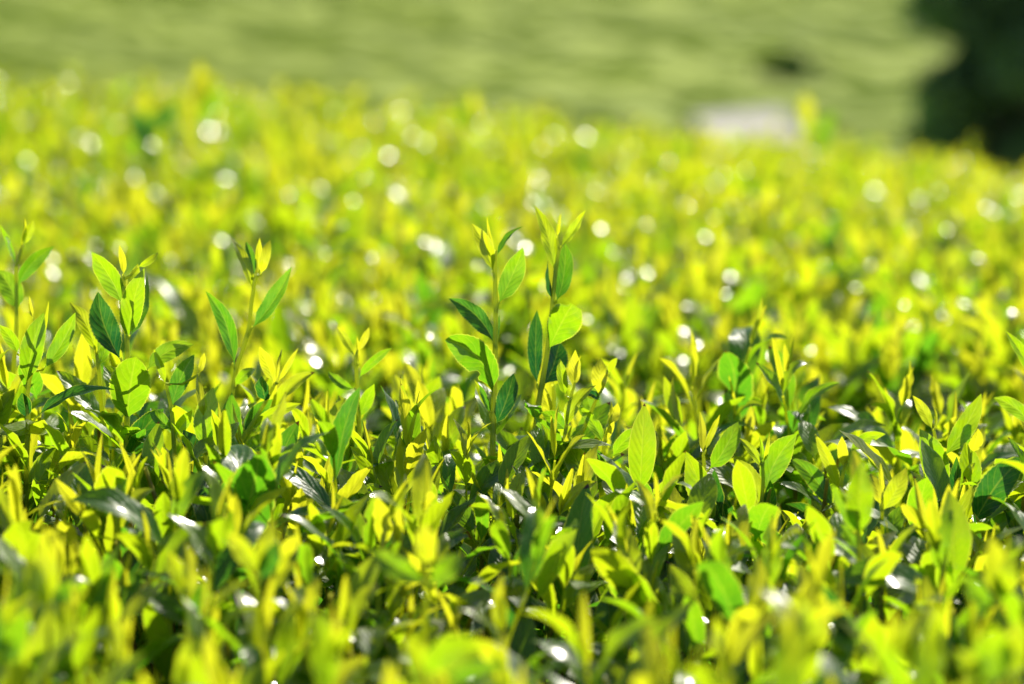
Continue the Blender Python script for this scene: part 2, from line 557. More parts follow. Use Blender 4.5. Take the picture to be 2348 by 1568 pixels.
def crown_blobs(seed, n, rx, rz, zc, rb):
    r = random.Random(seed)
    out = []
    for k in range(n):
        a = r.uniform(0, 6.28); q = math.sqrt(r.random())
        out.append((math.cos(a) * rx * q, math.sin(a) * rx * q, zc + r.uniform(-1, 1) * rz * (1.1 - 0.5 * q), rb * r.uniform(0.7, 1.25)))
    return out
p = at(2440, 300, 20)
_r = random.Random(21)
EDGE = [(-0.92 + 0.22 * a + _r.uniform(-.13, .13) - 0.05 * (zz < 2.1), _r.uniform(-.4, .4), zz + _r.uniform(-.12, .12), _r.uniform(.15, .30))
        for a in range(10) for zz in np.arange(0.9, 4.0, 0.30)]
tree('dark_tree', 'dark dense tree at the right edge beyond the tea hedge', (p.x, p.y, float(hill_z(p.x, p.y))), 5.5,
     crown_blobs(5, 30, 0.72, 2.6, 2.8, 0.42) + crown_blobs(6, 60, 1.15, 2.6, 2.6, 0.26) + EDGE, 31000, 0.10, DARKLEAF, 5)
p = at(1815, 158, 62)
tree('round_bush', 'lone dark bush among the far tea rows above the shed', (p.x, p.y, float(hill_z(p.x, p.y))), 1.9,
     [(x * 0.7, y, z * 0.6, q * 0.6) for x, y, z, q in [(-0.8, 0, 1.0, 0.6), (0, 0.2, 1.15, 0.7), (0.8, 0, 0.95, 0.6), (0.2, -0.4, 0.8, 0.5)]], 7000, 0.1, BUSHLEAF, 9)

# ---------------------------------------------------------------- the plucking table of the tea hedge
def wob(x, y):
    return (0.010 * np.sin(x * 11.3 + 1.7 * np.sin(y * 6.1)) * np.sin(y * 8.7 + 0.6) + 0.009 * np.sin(x * 23 + y * 17 + 1.1)
            + 0.007 * np.sin(x * 5.1 - y * 13.0))

def furrow(x, y):
    """0..1: the narrow dark dip behind the sharp shoots"""
    yc = 1.83 + 0.10 * np.sin(x * 4.0) - 0.05 * x
    side = 0.30 + 0.70 * smooth(0.05, 0.25, x)
    return np.exp(-((y - yc) / 0.12) ** 2) * side

HOLES = [(at(465, 1330, 1.22), 0.045, 1.0), (at(1215, 1330, 1.24), 0.03, 0.8), (at(1750, 1440, 1.17), 0.035, 0.7), (at(2070, 1330, 1.25), 0.03, 0.6),
         (at(2330, 1290, 1.28), 0.03, 0.6), (at(330, 560, 2.6), 0.09, 0.8)]

def clump(x, y):
    return smooth(0.30, 0.85, np.sin(x * 10.5 + 1.3 * np.sin(y * 3.1)) * np.sin(y * 6.3 + x * 2.4 + 0.8)) * smooth(1.75, 1.95, y) * (0.55 + 0.45 * smooth(-0.1, 0.2, x))

def top_z(x, y):
    x = np.asarray(x, float); y = np.asarray(y, float)
    z = wob(x, y)
    far = smooth(1.8, 5.2, y)
    z = z + far * (0.008 - (0.108 - 0.035 * (x < 0)) * np.clip(x, -1.1, 1.1) / 1.1)
    z = z + (0.030 + 0.045 * smooth(-0.02, -0.26, x)) * np.exp(-((y - 1.53) / np.where(y < 1.53, 0.24, 0.14)) ** 2)
    z = z - 0.055 * clump(x, y)
    z = z - 0.150 * furrow(x, y)
    z = z - 0.35 * smooth(5.1, 6.0, y) ** 1.5
    return z

def hole(x, y):
    h = 0.0 * x
    for p, r_, s_ in HOLES:
        h = np.maximum(h, s_ * np.exp(-(((x - p.x) ** 2 + (y - p.y) ** 2) / r_ ** 2)))
    return h

# --- prototypes of shoots: each a list of (kind, verts, quads, uv, tint) high and low detail
def make_proto(k, vig):
    r = random.Random(100 + k)
    ht = r.uniform(0.075, 0.115) * (0.85 + 0.3 * vig)
    n = 5
    lean = r.uniform(-0.012, 0.012), r.uniform(-0.012, 0.012)
    zs = np.linspace(0, 1, 7)
    base = -0.13
    pts = [(lean[0] * z ** 2, lean[1] * z ** 2 + 0.003 * math.sin(z * 7 + k), base + (ht + 0.06) * z) for z in zs]
    topz = pts[-1][2]
    parts_hi, parts_lo, parts_md = [], [], []
    def add(kind, mk, age, rnd, pos, az, tilt):
        M = Matrix.Translation(pos) @ Matrix.Rotation(az, 4, 'Z') @ Matrix.Rotation(tilt, 4, 'X')
        A = np.array(M)
        for hi, dst in ((2, parts_hi), (1, parts_md), (0, parts_lo)):
            v, q, uv = mk(hi)
            v = v @ A[:3, :3].T + A[:3, 3]
            dst.append((kind, v, q, uv, np.tile([age, rnd], (len(v), 1)), pos))
    az = r.uniform(0, 6.28)
    sd = k * 50
    def mkleaf(Ln, Wd, th0, kap, fold, tw, prof='lance', wave=0.04, seed=0, bite=None):
        def mk(hi):
            nL, nW = ((7, 2), (18, 4), (26, 6))[hi]
            return local_leaf(Ln, Wd, th0, kap, fold, tw, nL, nW, serr=0.03 if hi else 0, profile=prof, wave=wave if hi else wave * .6, seed=seed, bite=bite if hi else None)
        return mk
    def on_stem(z):
        f = (z - base) / (topz - base)
        f = min(max(f, 0), 1)
        i = min(int(f * 6), 5); w = f * 6 - i
        return tuple(pts[i][c] * (1 - w) + pts[i + 1][c] * w for c in range(3))
    # bud
    add('bud', mkleaf(r.uniform(0.024, 0.036), r.uniform(0.0045, 0.007), 0.05, 0.15, 1.15, 0.2, 'bud', 0, sd), r.uniform(0.0, 0.08), r.random(), on_stem(topz), az, 0)
    nleaf = r.choice([4, 5, 6, 6])
    z = topz
    oldness = r.uniform(-0.08, 0.34) * (1.4 - vig)
    for i in range(nleaf):
        f = i / (nleaf - 1)
        az += 2.4 + r.uniform(-0.5, 0.5)
        Ln = (0.031 + 0.028 * min(1, f * 1.3)) * r.uniform(0.8, 1.25)
        Wd = Ln * r.uniform(0.23, 0.34)
        th0 = math.radians(r.uniform(6, 20) + 20 * f)
        kap = math.radians(r.uniform(-8, 62) + 30 * f) * (1 if r.random() < 0.82 else 2.1)
        fold = math.radians(r.uniform(22, 45) * (1 - 0.6 * f))
        age = min(1, max(0, 0.02 + oldness + 0.66 * f ** 1.1 + r.uniform(-0.12, 0.14)))
        bite = (r.uniform(0.4, 0.8), r.choice([-1, 1]), 0.06, 0.5) if r.random() < 0.24 else None
        add('leaf', mkleaf(Ln, Wd, th0, kap, fold, r.uniform(-0.9, 0.9), 'lance', r.uniform(0.02, 0.085), sd + i + 1, bite), age, r.random(), on_stem(z), az, r.uniform(-0.15, 0.15))
        z -= r.uniform(0.008, 0.016) + 0.004 * i
    rad = np.linspace(0.0016, 0.0007, 7)
    for seg, dst in ((6, parts_hi), (4, parts_md), (3, parts_lo)):
        v, q = tube(pts, rad, seg)
        t_ = np.repeat(np.clip(0.95 - zs * 1.5, 0, 1), seg)
        dst.append(('stem', v, q, None, np.stack([t_, t_ * 0 + .5], 1), (0, 0, base)))
    return dict(hi=parts_hi, md=parts_md, lo=parts_lo, top=topz + 0.02, n=nleaf)

NP = 40
PROTO = [make_proto(k, (k % 6) / 5) for k in range(NP)]

def merge_lo(pr, key):
    V, Q, U, T, off = [], [], [], [], 0
    VS, QS, TS, offs = [], [], [], 0
    for kind, v, q, uv, t, pos in pr[key]:
        if kind == 'stem':
            VS.append(v); QS.append(q + offs); TS.append(t); offs += len(v)
        else:
            V.append(v); Q.append(q + off); U.append(uv); T.append(t); off += len(v)
    return (np.vstack(V), np.vstack(Q), np.vstack(U), np.vstack(T)), (np.vstack(VS), np.vstack(QS), np.zeros((offs, 2)), np.vstack(TS))
LO = [merge_lo(p, 'lo') for p in PROTO]
MD = [merge_lo(p, 'md') for p in PROTO]

# --- positions
def scatter():
    pts = []
    def fill(x0f, x1f, y0, y1, dens):
        area_n = 0
        yy = y0
        while yy < y1:
            dy = min(0.1, y1 - yy)
            xa, xb = x0f(yy), x1f(yy)
            n = int((xb - xa) * dy * dens)
            for _ in range(n):
                pts.append((R.uniform(xa, xb), R.uniform(yy, yy + dy)))
            yy += dy
    half = lambda y: 0.225 * y + 0.12
    fill(lambda y: -half(y), half, 0.62, 2.3, 1150)
    fill(lambda y: -half(y), half, 2.3, 5.9, 560)
    for s in (-1, 1):
        a = (lambda y, s=s: half(y)) if s > 0 else (lambda y: -half(y) - 1.3)
        b = (lambda y, s=s: half(y) + 1.3) if s > 0 else (lambda y: -half(y))
        fill(a, b, 0.5, 5.9, 210)
    return pts
P = np.array(scatter())
# thin out holes and the furrow, and keep a minimum distance between neighbours
keep = rng.random(len(P)) > np.maximum(hole(P[:, 0], P[:, 1]), 0.97 * furrow(P[:, 0], P[:, 1])) - 0.0
keep &= rng.random(len(P)) > 0.5 * clump(P[:, 0], P[:, 1])
P = P[keep]
cell = {}
sel = []
for i, (x, y) in enumerate(P):
    dmin = (0.0140 if y < 1.75 else 0.0155) if y < 2.3 else 0.021
    cx, cy = int(x / 0.03 // 1), int(y / 0.03 // 1)
    ok = True
    for a in (-1, 0, 1):
        for b in (-1, 0, 1):
            for j in cell.get((cx + a, cy + b), ()):
                if (P[j, 0] - x) ** 2 + (P[j, 1] - y) ** 2 < dmin ** 2:
                    ok = False
    if ok:
        cell.setdefault((cx, cy), []).append(i)
        sel.append(i)
P = P[sel]
N_ = len(P)
TZ = top_z(P[:, 0], P[:, 1])
kid = rng.integers(0, NP, N_)
rot = rng.uniform(0, 2 * np.pi, N_)
scl = rng.uniform(0.72, 1.2, N_) * (1.08 + 0.16 * smooth(1.6, 2.2, P[:, 1]))
hv = np.clip(rng.normal(-0.004, 0.018, N_), -0.045, 0.035)
hv = np.where(rng.random(N_) < 0.07, hv + rng.uniform(0.012, 0.035, N_), hv)
ptop = np.array([p['top'] for p in PROTO])[kid]
BZ = TZ + hv - ptop * scl                      # z of the shoot's own origin
tiltx, tilty = rng.normal(0, 0.19, N_), rng.normal(0, 0.19, N_)

# the photographed specimens stand free: neighbours just before them stay lower
CLEAR = [(1015, 1205, 470, 985), (1205, 1345, 470, 985), (1220, 1500, 800, 1090), (460, 675, 540, 965), (195, 450, 560, 1060), (0, 180, 500, 960),
         (1555, 1705, 940, 1215), (1670, 1840, 990, 1200), (1790, 2090, 1000, 1240), (2085, 2255, 900, 1160), (2195, 2347, 960, 1215), (750, 900, 745, 930), (590, 690, 790, 960)]
alive = np.ones(N_, bool)
for i in range(N_):
    px, py, d = project(P[i, 0], P[i, 1], TZ[i] + hv[i])
    if d > 1.57:
        continue
    for x0, x1, y0, y1 in CLEAR:
        if x0 - 15 < px < x1 + 15 and py < y1:
            dz = (y1 - py) * d / FP
            if dz > 0.06:
                alive[i] = False
            hv[i] -= dz
            BZ[i] -= dz
            break

def xform(i):
    return Matrix.Translation((P[i, 0], P[i, 1], BZ[i])) @ Matrix.Rotation(tiltx[i], 4, 'X') @ Matrix.Rotation(tilty[i], 4, 'Y') @ Matrix.Rotation(rot[i], 4, 'Z') @ Matrix.Scale(scl[i], 4)

# the largest shoots in view become things of their own
view = []
for i in range(N_):
    z = TZ[i] + hv[i]
    px, py, d = project(P[i, 0], P[i, 1], z - 0.02)
    if alive[i] and -40 < px < 2387 and py < 1590:
        view.append((d, i, px, py))
view.sort()
N_IND = 256
near = view[:N_IND]
near_ids = set(v[1] for v in near)

GROUP = 'young tea shoots standing up from the hedge'
proto_obj = {}
def part_name(kind):
    return {'bud': 'bud', 'leaf': 'leaf', 'stem': 'stem'}[kind]
def proto_root(k):
    if k in proto_obj:
        return None
    root = bpy.data.objects.new('tea_shoot', None)
    COL.objects.link(root)
    ch = []
    for kind, v, q, uv, t, pos in PROTO[k]['hi']:
        pos = np.array(pos)
        me = mesh_from(part_name(kind), v - pos, q, STEM if kind == 'stem' else LEAF, uv, t)
        o = link(part_name(kind), me, root)
        o.location = pos
        ch.append(o)
    proto_obj[k] = (root, ch)
    return root

bands = [(0.0, 1.10, 'in the blurred bottom row'), (1.10, 1.22, 'in the second, blurred row'),
         (1.22, 1.36, 'in the third, soft row'), (1.36, 1.50, 'in the fourth, sharp row'),
         (1.50, 1.66, 'in the row beside the tallest shoots'), (1.66, 9, 'in the row behind the tallest shoots')]
def ordinal(n):
    return str(n) + ('th' if 10 <= n % 100 <= 20 else {1: 'st', 2: 'nd', 3: 'rd'}.get(n % 10, 'th'))
NUMW = {4: 'four', 5: 'five', 6: 'six'}
for lo, hi, phrase in bands:
    mem = sorted([v for v in near if lo <= v[0] < hi], key=lambda v: v[2])
    for n, (d, i, px, py) in enumerate(mem):
        k = int(kid[i])
        root = proto_root(k)
        if root is None:
            r0, ch = proto_obj[k]
            root = r0.copy()
            COL.objects.link(root)
            for c in ch:
                c2 = c.copy()
                c2.parent = root
                COL.objects.link(c2)
        root.matrix_world = xform(i)
        tag(root, f'{NUMW[PROTO[k]["n"]]}-leaved tea shoot, {ordinal(n + 1)} from the left {phrase}', 'tea shoot', GROUP)

# all the other shoots: far beyond counting
def build_stuff(name, ids, label, cat):
    Vs, Qs, Us, Ts = [[], []], [[], []], [[], []], [[], []]
    offs = [0, 0]
    ids = np.array(ids)
    for k2 in range(NP * 2):
        k = k2 % NP
        near_ = (P[ids, 1] < 2.1) & (np.abs(P[ids, 0]) < 0.225 * P[ids, 1] + 0.12)
        m = ids[(kid[ids] == k) & (near_ if k2 < NP else ~near_)]
        if not len(m):
            continue
        A = np.array([np.array(xform(i)) for i in m])
        for s in (0, 1):
            v, q, u, t = (MD if k2 < NP else LO)[k][s]
            vv = np.einsum('nij,vj->nvi', A[:, :3, :3], v) + A[:, None, :3, 3]
            nv = len(v)
            Vs[s].append(vv.reshape(-1, 3))
            Qs[s].append((q[None] + (offs[s] + np.arange(len(m)) * nv)[:, None, None]).reshape(-1, 4))
            Us[s].append(np.tile(u, (len(m), 1)))
            tt = np.tile(t, (len(m), 1, 1)) + (rng.normal(0, 0.06, (len(m), 1, 1)) - 0.10 * smooth(1.7, 2.4, P[m, 1])[:, None, None]) * [1, 0]
            Ts[s].append(np.clip(tt, 0, 1).reshape(-1, 2))
            offs[s] += len(m) * nv
    nq = sum(len(x) for x in Qs[0])
    V = np.vstack(Vs[0] + Vs[1])
    Q = np.vstack(Qs[0] + [x + offs[0] for x in Qs[1]])
    me = mesh_from(name, V, Q, LEAF, np.vstack(Us[0] + Us[1]), np.vstack(Ts[0] + Ts[1]))
    me.materials.append(STEM)
    mi = np.zeros(len(me.polygons), np.int32)
    mi[nq:] = 1
    me.polygons.foreach_set('material_index', mi)
    o = link(name, me)
    tag(o, label, cat, kind='stuff')
rest = [i for i in range(N_) if i not in near_ids and alive[i]]
build_stuff('tea_shoots', rest, 'mass of small yellow-green tea shoots receding out of focus', 'tea shoots')

# ---------------------------------------------------------------- lower foliage and woody branches of the hedge
def understory():
    T = []
    for k in range(16):
        r = random.Random(900 + k)
        Ln = r.uniform(0.038, 0.056)
        T.append(local_leaf(Ln, Ln * r.uniform(0.30, 0.40), math.radians(r.uniform(15, 70)), math.radians(r.uniform(10, 60)), math.radians(r.uniform(5, 25)),
                            r.uniform(-0.5, 0.5), 10, 4, serr=0.0, wave=0.05, seed=k))
    pts = []
    def fill(y0, y1, dens, extra):
        yy = y0
        while yy < y1:
            w = 0.225 * yy + extra
            n = int(2 * w * 0.1 * dens)
            for _ in range(n):
                pts.append((R.uniform(-w, w), R.uniform(yy, yy + 0.1)))
            yy += 0.1
    fill(0.5, 2.6, 3600, 0.25)
    fill(2.6, 5.9, 1400, 0.3)
    fill(0.4, 5.9, 420, 1.4)
    p = np.array(pts)
    n = len(p)
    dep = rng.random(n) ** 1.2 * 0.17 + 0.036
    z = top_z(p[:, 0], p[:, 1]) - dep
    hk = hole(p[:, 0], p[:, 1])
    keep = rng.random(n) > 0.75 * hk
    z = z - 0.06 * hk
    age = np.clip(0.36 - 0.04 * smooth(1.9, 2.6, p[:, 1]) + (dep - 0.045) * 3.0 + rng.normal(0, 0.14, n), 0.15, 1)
    kk = rng.integers(0, 16, n)
    az = rng.uniform(0, 2 * np.pi, n); tx = rng.normal(0, 0.3, n); sc = rng.uniform(0.75, 1.15, n)
    Vs, Qs, Us, Ts, off = [], [], [], [], 0
    for k in range(16):
        m = np.where(keep & (kk == k))[0]
        v, q, u = T[k]
        A = np.array([np.array(Matrix.Rotation(tx[i], 3, 'X') @ Matrix.Rotation(az[i], 3, 'Z')) * sc[i] for i in m])
        vv = np.einsum('nij,vj->nvi', A, v) + np.stack([p[m, 0], p[m, 1], z[m]], 1)[:, None]
        Vs.append(vv.reshape(-1, 3))
        Qs.append((q[None] + (off + np.arange(len(m)) * len(v))[:, None, None]).reshape(-1, 4))
        Us.append(np.tile(u, (len(m), 1)))
        Ts.append(np.stack([np.repeat(age[m], len(v)), np.repeat(rng.random(len(m)), len(v))], 1))
        off += len(m) * len(v)
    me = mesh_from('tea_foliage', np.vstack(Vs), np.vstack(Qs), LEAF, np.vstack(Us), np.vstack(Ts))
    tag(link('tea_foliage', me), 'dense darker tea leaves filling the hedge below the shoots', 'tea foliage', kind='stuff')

def branches():
    Vs, Qs, Ts, off = [], [], [], 0
    for kk in range(1500 + 14 * len(HOLES)):
        y = R.uniform(0.7, 3.2)
        w = 0.225 * y + 0.25
        x = R.uniform(-w, w)
        if kk >= 1500:
            hp, hr, _s = HOLES[(kk - 1500) // 14]
            x, y = hp.x + R.gauss(0, hr * 0.7), hp.y + R.gauss(0, hr * 0.7)
        zt = float(top_z(x, y)) - R.uniform(0.03, 0.10)
        zb = -0.56 if R.random() < 0.25 else zt - R.uniform(0.12, 0.22)
        dx, dy = R.uniform(-0.06, 0.06), R.uniform(-0.06, 0.06)
        n = 6
        pts = [(x + dx * (1 - k / 5) + 0.004 * math.sin(k * 2.1 + x * 90), y + dy * (1 - k / 5), zb + (zt - zb) * k / 5) for k in range(n)]
        r0 = R.uniform(0.0016, 0.0034)
        v, q = tube(pts, np.linspace(r0, r0 * 0.5, n), 5)
        Vs.append(v); Qs.append(q + off); off += len(v)
        t_ = np.repeat(np.linspace(1.0, 0.62, n), 5)
        Ts.append(np.stack([t_, t_ * 0 + .5], 1))
    me = mesh_from('tea_branches', np.vstack(Vs), np.vstack(Qs), STEM, np.zeros((off, 2)), np.vstack(Ts))
    tag(link('tea_branches', me), 'thin reddish brown woody branches inside the tea hedge', 'branches', kind='stuff')
understory()
branches()

# ---------------------------------------------------------------- the shoots one can tell apart
def hero_leaf(root, origin, a, b, width, age, d, dd=0.0, bulge=0.0, zbulge=0.0, roll=0.0, fold=0.25, profile='lance', bite=None, twist=0.0, kind='leaf', label=None, wave=0.03, asym=0.0):
    """a, b: where base and tip lie (picture px) at depth d (tip at d+dd); width, bulge in px; bulge>0 bows to the left of a->b"""
    m = d / FP
    P0, P1 = at(a[0], a[1], d), at(b[0], b[1], d + dd)
    v2 = np.array([b[0] - a[0], b[1] - a[1]], float)
    L2 = np.linalg.norm(v2)
    nrm2 = np.array([v2[1], -v2[0]]) / L2           # left of the direction as seen
    c = (np.array(a, float) + b) / 2 + nrm2 * bulge * 2
    C = at(c[0], c[1], d + dd / 2 - zbulge)
    P0, P1, C = (np.array(x) for x in (P0, P1, C))
    wiggle = R.uniform(-0.12, 0.12)
    nL = 36
    t = np.linspace(0, 1, nL + 1)[:, None]
    mid = (1 - t) ** 2 * P0 + 2 * t * (1 - t) * C + t ** 2 * P1 + wiggle * np.sin(np.pi * t) ** 2 * np.cos(np.pi * t) * (P1 - C)
    tan = unit(np.gradient(mid, axis=0))
    view = unit(np.array(cam.location)[None] - mid)
    s = unit(np.cross(tan, view))
    n = np.cross(s, tan)
    ang = math.radians(roll) + twist * t
    s2 = s * np.cos(ang) + n * np.sin(ang)
    n2 = -s * np.sin(ang) + n * np.cos(ang)
    v, q, uv = blade(mid, s2, n2, width * m, fold, nL, 8, serr=0.028, profile=profile, bite=bite, wave=wave, seed=int(a[0] + b[1]), asym=asym)
    o0 = np.array(P0)
    me = mesh_from(kind, v - o0, q, LEAF, uv, np.tile([age, R.random() * 0.5], (len(v), 1)))
    o = link(kind, me, root)
    o.location = Vector(o0) - Vector(origin)
    if label:
        o['label'] = label
    return o

def hero(label, d, stem, leaves, woody=0.25, r=1.0, group=GROUP):
    P3 = [np.array(at(x, y, d)) for x, y in stem]
    low = P3[0].copy()
    low[2] -= 0.14
    low[0] += R.uniform(-0.02, 0.02)
    low[1] += 0.01
    P3 = [low, (low + P3[0]) / 2 + np.array([0.003, 0, 0])] + P3
    # smooth the polyline
    P3 = np.array(P3)
    for _ in range(2):
        Q = [P3[0]]
        for k in range(len(P3) - 1):
            Q += [0.75 * P3[k] + 0.25 * P3[k + 1], 0.25 * P3[k] + 0.75 * P3[k + 1]]
        Q.append(P3[-1])
        P3 = np.array(Q)
    root = bpy.data.objects.new('tea_shoot', None)
    COL.objects.link(root)
    root.location = low
    tag(root, label, 'tea shoot', group)
    n = len(P3)
    f = np.linspace(0, 1, n)
    v, q = tube(P3 - low, r * (0.0021 - 0.0011 * f), 8)
    t_ = np.repeat(np.clip(1.0 - f * (1.0 / max(woody, 0.05)) * 0.62, 0, 1), 8)
    off, SV, SQ, ST = len(v), [v], [q], [t_]
    for lf in leaves:
        b = np.array(at(lf[0][0], lf[0][1], d))
        tip = np.array(at(lf[1][0], lf[1][1], d))
        dist = np.linalg.norm(P3 - b, axis=1)
        k = int(np.argmin(dist + np.where(P3[:, 2] > b[2] + 0.001, 0.03, 0)))
        if dist[k] > 0.0012:
            e = b + (tip - b) * 0.06
            m_ = (P3[k] + b) / 2 + np.array([0, 0, -0.15 * dist[k]])
            vv, qq = tube(np.array([P3[k], m_, b, e]) - low, r * np.array([0.0010, 0.0009, 0.0008, 0.0005]), 6)
            SV.append(vv); SQ.append(qq + off); ST.append(np.full(len(vv), 0.1)); off += len(vv)
    v, q, t_ = np.vstack(SV), np.vstack(SQ), np.concatenate(ST)
    link('stem', mesh_from('stem', v, q, STEM, np.zeros((len(v), 2)), np.stack([t_, t_ * 0 + .5], 1)), root)
    for k in range(6):
        f_ = R.uniform(0.12, 0.52)
        p_ = P3[int(f_ * (n - 1))]
        if project(*p_)[1] < 930:
            continue
        Ln = R.uniform(0.03, 0.052)
        v, q, uv = local_leaf(Ln, Ln * R.uniform(0.3, 0.4), math.radians(R.uniform(18, 50)), math.radians(R.uniform(5, 55)), R.uniform(0.2, 0.6), R.uniform(-0.7, 0.7), 26, 6,
                              serr=0.03, wave=R.uniform(0.03, 0.08), seed=k)
        o = link('leaf', mesh_from('leaf', v, q, LEAF, uv, np.tile([R.uniform(0.3, 0.85), R.random()], (len(v), 1))), root)
        o.location = Vector(p_ - low)
        o.rotation_euler = (R.uniform(-.15, .15), R.uniform(-.15, .15), R.uniform(0, 6.28))
    for lf in leaves:
        a, b, w, age = lf[:4]
        kw = dict(lf[4]) if len(lf) > 4 else {}
        age = min(1.0, age + 0.10 * (age > 0.3))
        kw.setdefault('dd', R.uniform(-0.008, 0.008))
        kw.setdefault('fold', R.uniform(0.25, 0.6))
        kw.setdefault('bulge', R.uniform(-4, 4))
        kw.setdefault('zbulge', R.uniform(-0.008, 0.010))
        kw.setdefault('twist', R.uniform(-0.7, 0.7))
        kw.setdefault('wave', R.uniform(0.03, 0.07))
        if w <= 12:
            kw.setdefault('kind', 'bud'); kw.setdefault('profile', 'bud'); kw['fold'] = 0.9
        hero_leaf(root, low, a, b, w * (1.0 + 0.25 * kw['fold']), age, d, **kw)
    return root

F = FOCUS
hero('tall tea shoot with a large curled bitten leaf low on its left side', F,
     [(1128, 1075), (1131, 968), (1135, 808), (1137, 703), (1134, 627), (1136, 573)], [
     ((1131, 627), (1081, 512), 34, 0.22, dict(bulge=-7, fold=0.5, roll=-25)),
     ((1135, 580), (1117, 497), 9, 0.10, dict(bulge=3)),
     ((1138, 590), (1199, 519), 18, 0.62, dict(bulge=10, fold=0.6, roll=30)),
     ((1141, 699), (1199, 567), 52, 0.50, dict(bulge=-3, fold=0.35, roll=12, asym=0.1)),
     ((1134, 791), (1028, 684), 48, 0.78, dict(bulge=-17, fold=0.45, roll=-18, asym=-0.2)),
     ((1138, 795), (1145, 722), 14, 0.9, dict(kind='leaf', profile='lance')),
     ((1129, 905), (1020, 779), 72, 0.58, dict(bulge=-30, fold=0.35, roll=8, twist=0.15, dd=-0.012, zbulge=0.012, profile='broad', bite=(0.35, -1, 0.07, 0.5), label='large curled leaf with a brown bitten patch')),
     ((1122, 943), (1087, 871), 16, 0.30, dict(kind='leaf')),
     ((1124, 950), (1098, 880), 14, 0.75, dict(kind='leaf')),
     ((1135, 975), (1177, 856), 46, 0.95, dict(bulge=-5, roll=35, zbulge=0.01)),
     ], woody=0.45, r=1.15)
hero('tallest tea shoot, with a broad notched leaf halfway up its stem', F + 0.01,
     [(1209, 1150), (1216, 1073), (1226, 993), (1235, 921), (1247, 850), (1256, 800), (1266, 698), (1272, 631), (1281, 572)], [
     ((1272, 629), (1225, 471), 37, 0.26, dict(bulge=-9, fold=0.3, roll=-20)),
     ((1277, 545), (1286, 487), 9, 0.15, dict(bulge=1)),
     ((1283, 568), (1342, 482), 24, 0.28, dict(bulge=-4, fold=0.6, roll=25, wave=0.08)),
     ((1274, 695), (1295, 556), 42, 0.66, dict(bulge=-8, fold=0.3, roll=15, dd=0.012)),
     ((1267, 692), (1256, 596), 20, 0.92, dict(bulge=3, roll=40, dd=0.012)),
     ((1256, 804), (1312, 697), 76, 0.46, dict(bulge=2, fold=0.18, twist=0.1, profile='blunt', asym=0.12, bite=(0.97, -1, 0.07, 0.75), label='broad blunt leaf with a notch eaten out of its end', dd=-0.012)),
     ((1232, 886), (1231, 711), 36, 0.90, dict(bulge=4, roll=30, fold=0.4, dd=0.014)),
     ((1246, 884), (1283, 783), 56, 0.97, dict(bulge=-5, roll=-20, dd=0.02)),
     ], woody=0.6, r=1.15)
hero('shoot with one long arching leaf just right of the two tall shoots', F - 0.01,
     [(1277, 1110), (1281, 1077), (1297, 985), (1312, 896)], [
     ((1297, 985), (1367, 883), 36, 0.28, dict(bulge=14, fold=0.55, roll=20)),
     ((1297, 988), (1240, 945), 36, 0.52, dict(bulge=-6)),
     ((1283, 1083), (1226, 955), 50, 0.55, dict(bulge=-12, fold=0.35, roll=-15)),
     ((1297, 909), (1283, 822), 24, 0.32, dict(fold=0.5, roll=-20)),
     ((1313, 892), (1319, 802), 29, 0.0, dict(bulge=-2)),
     ((1317, 880), (1332, 815), 9, 0.05),
     ((1285, 1090), (1322, 1030), 34, 0.4)])
hero('little yellow shoot leaning out between the notched leaf and the arching leaf', F + 0.02,
     [(1268, 960), (1270, 900), (1267, 880)], [
     ((1267, 880), (1252, 832), 12, 0.02, dict(kind='leaf', profile='lance')), ((1270, 885), (1280, 845), 13, 0.15), ((1266, 950), (1240, 880), 22, 0.05)])
hero('slanting shoot topped by a pale yellow oval leaf right of centre', F + 0.01,
     [(1300, 1080), (1317, 1026), (1348, 963), (1369, 908)], [
     ((1371, 905), (1376, 821), 38, 0.0, dict(fold=0.2)),
     ((1394, 856), (1415, 820), 16, 0.3), ((1385, 880), (1394, 850), 12, 0.1),
     ((1340, 903), (1374, 917), 18, 0.95, dict(bulge=6, roll=40)),
     ((1348, 965), (1335, 900), 26, 0.45, dict(dd=0.01))])
hero('upright shoot with a bitten narrow leaf and one long leaf reaching right', F,
     [(1378, 1130), (1382, 1085), (1384, 1018), (1394, 980)], [
     ((1394, 980), (1401, 919), 9, 0.15), ((1395, 978), (1415, 923), 26, 0.02, dict(fold=0.3)),
     ((1382, 1018), (1331, 932), 27, 0.42, dict(bulge=-5, fold=0.45, roll=-25, bite=(0.6, 1, 0.05, 0.6))),
     ((1383, 1062), (1365, 996), 36, 0.14, dict(fold=0.3)),
     ((1402, 1050), (1490, 987), 34, 0.42, dict(bulge=15, fold=0.35)),
     ((1380, 1085), (1355, 1025), 34, 0.72), ((1390, 1010), (1408, 965), 14, 0.05)])
hero('tall slender shoot with a closed crown of four tip leaves, left of centre', F + 0.02,
     [(525, 960), (532, 898), (541, 844), (570, 764), (579, 667), (589, 631)], [
     ((579, 667), (527, 543), 27, 0.20, dict(bulge=-8, fold=0.4, roll=-20)),
     ((583, 632), (563, 553), 20, 0.65, dict(fold=0.6, roll=-30)),
     ((590, 632), (595, 545), 15, 0.05, dict(fold=0.5)),
     ((597, 631), (619, 549), 24, 0.12, dict(fold=0.45)),
     ((574, 756), (669, 611), 42, 0.62, dict(bulge=-8, fold=0.5, roll=20)),
     ((537, 842), (471, 667), 38, 0.70, dict(bulge=-17, fold=0.45, roll=-15)),
     ((538, 885), (585, 845), 24, 0.42, dict(bulge=5))], woody=0.4)
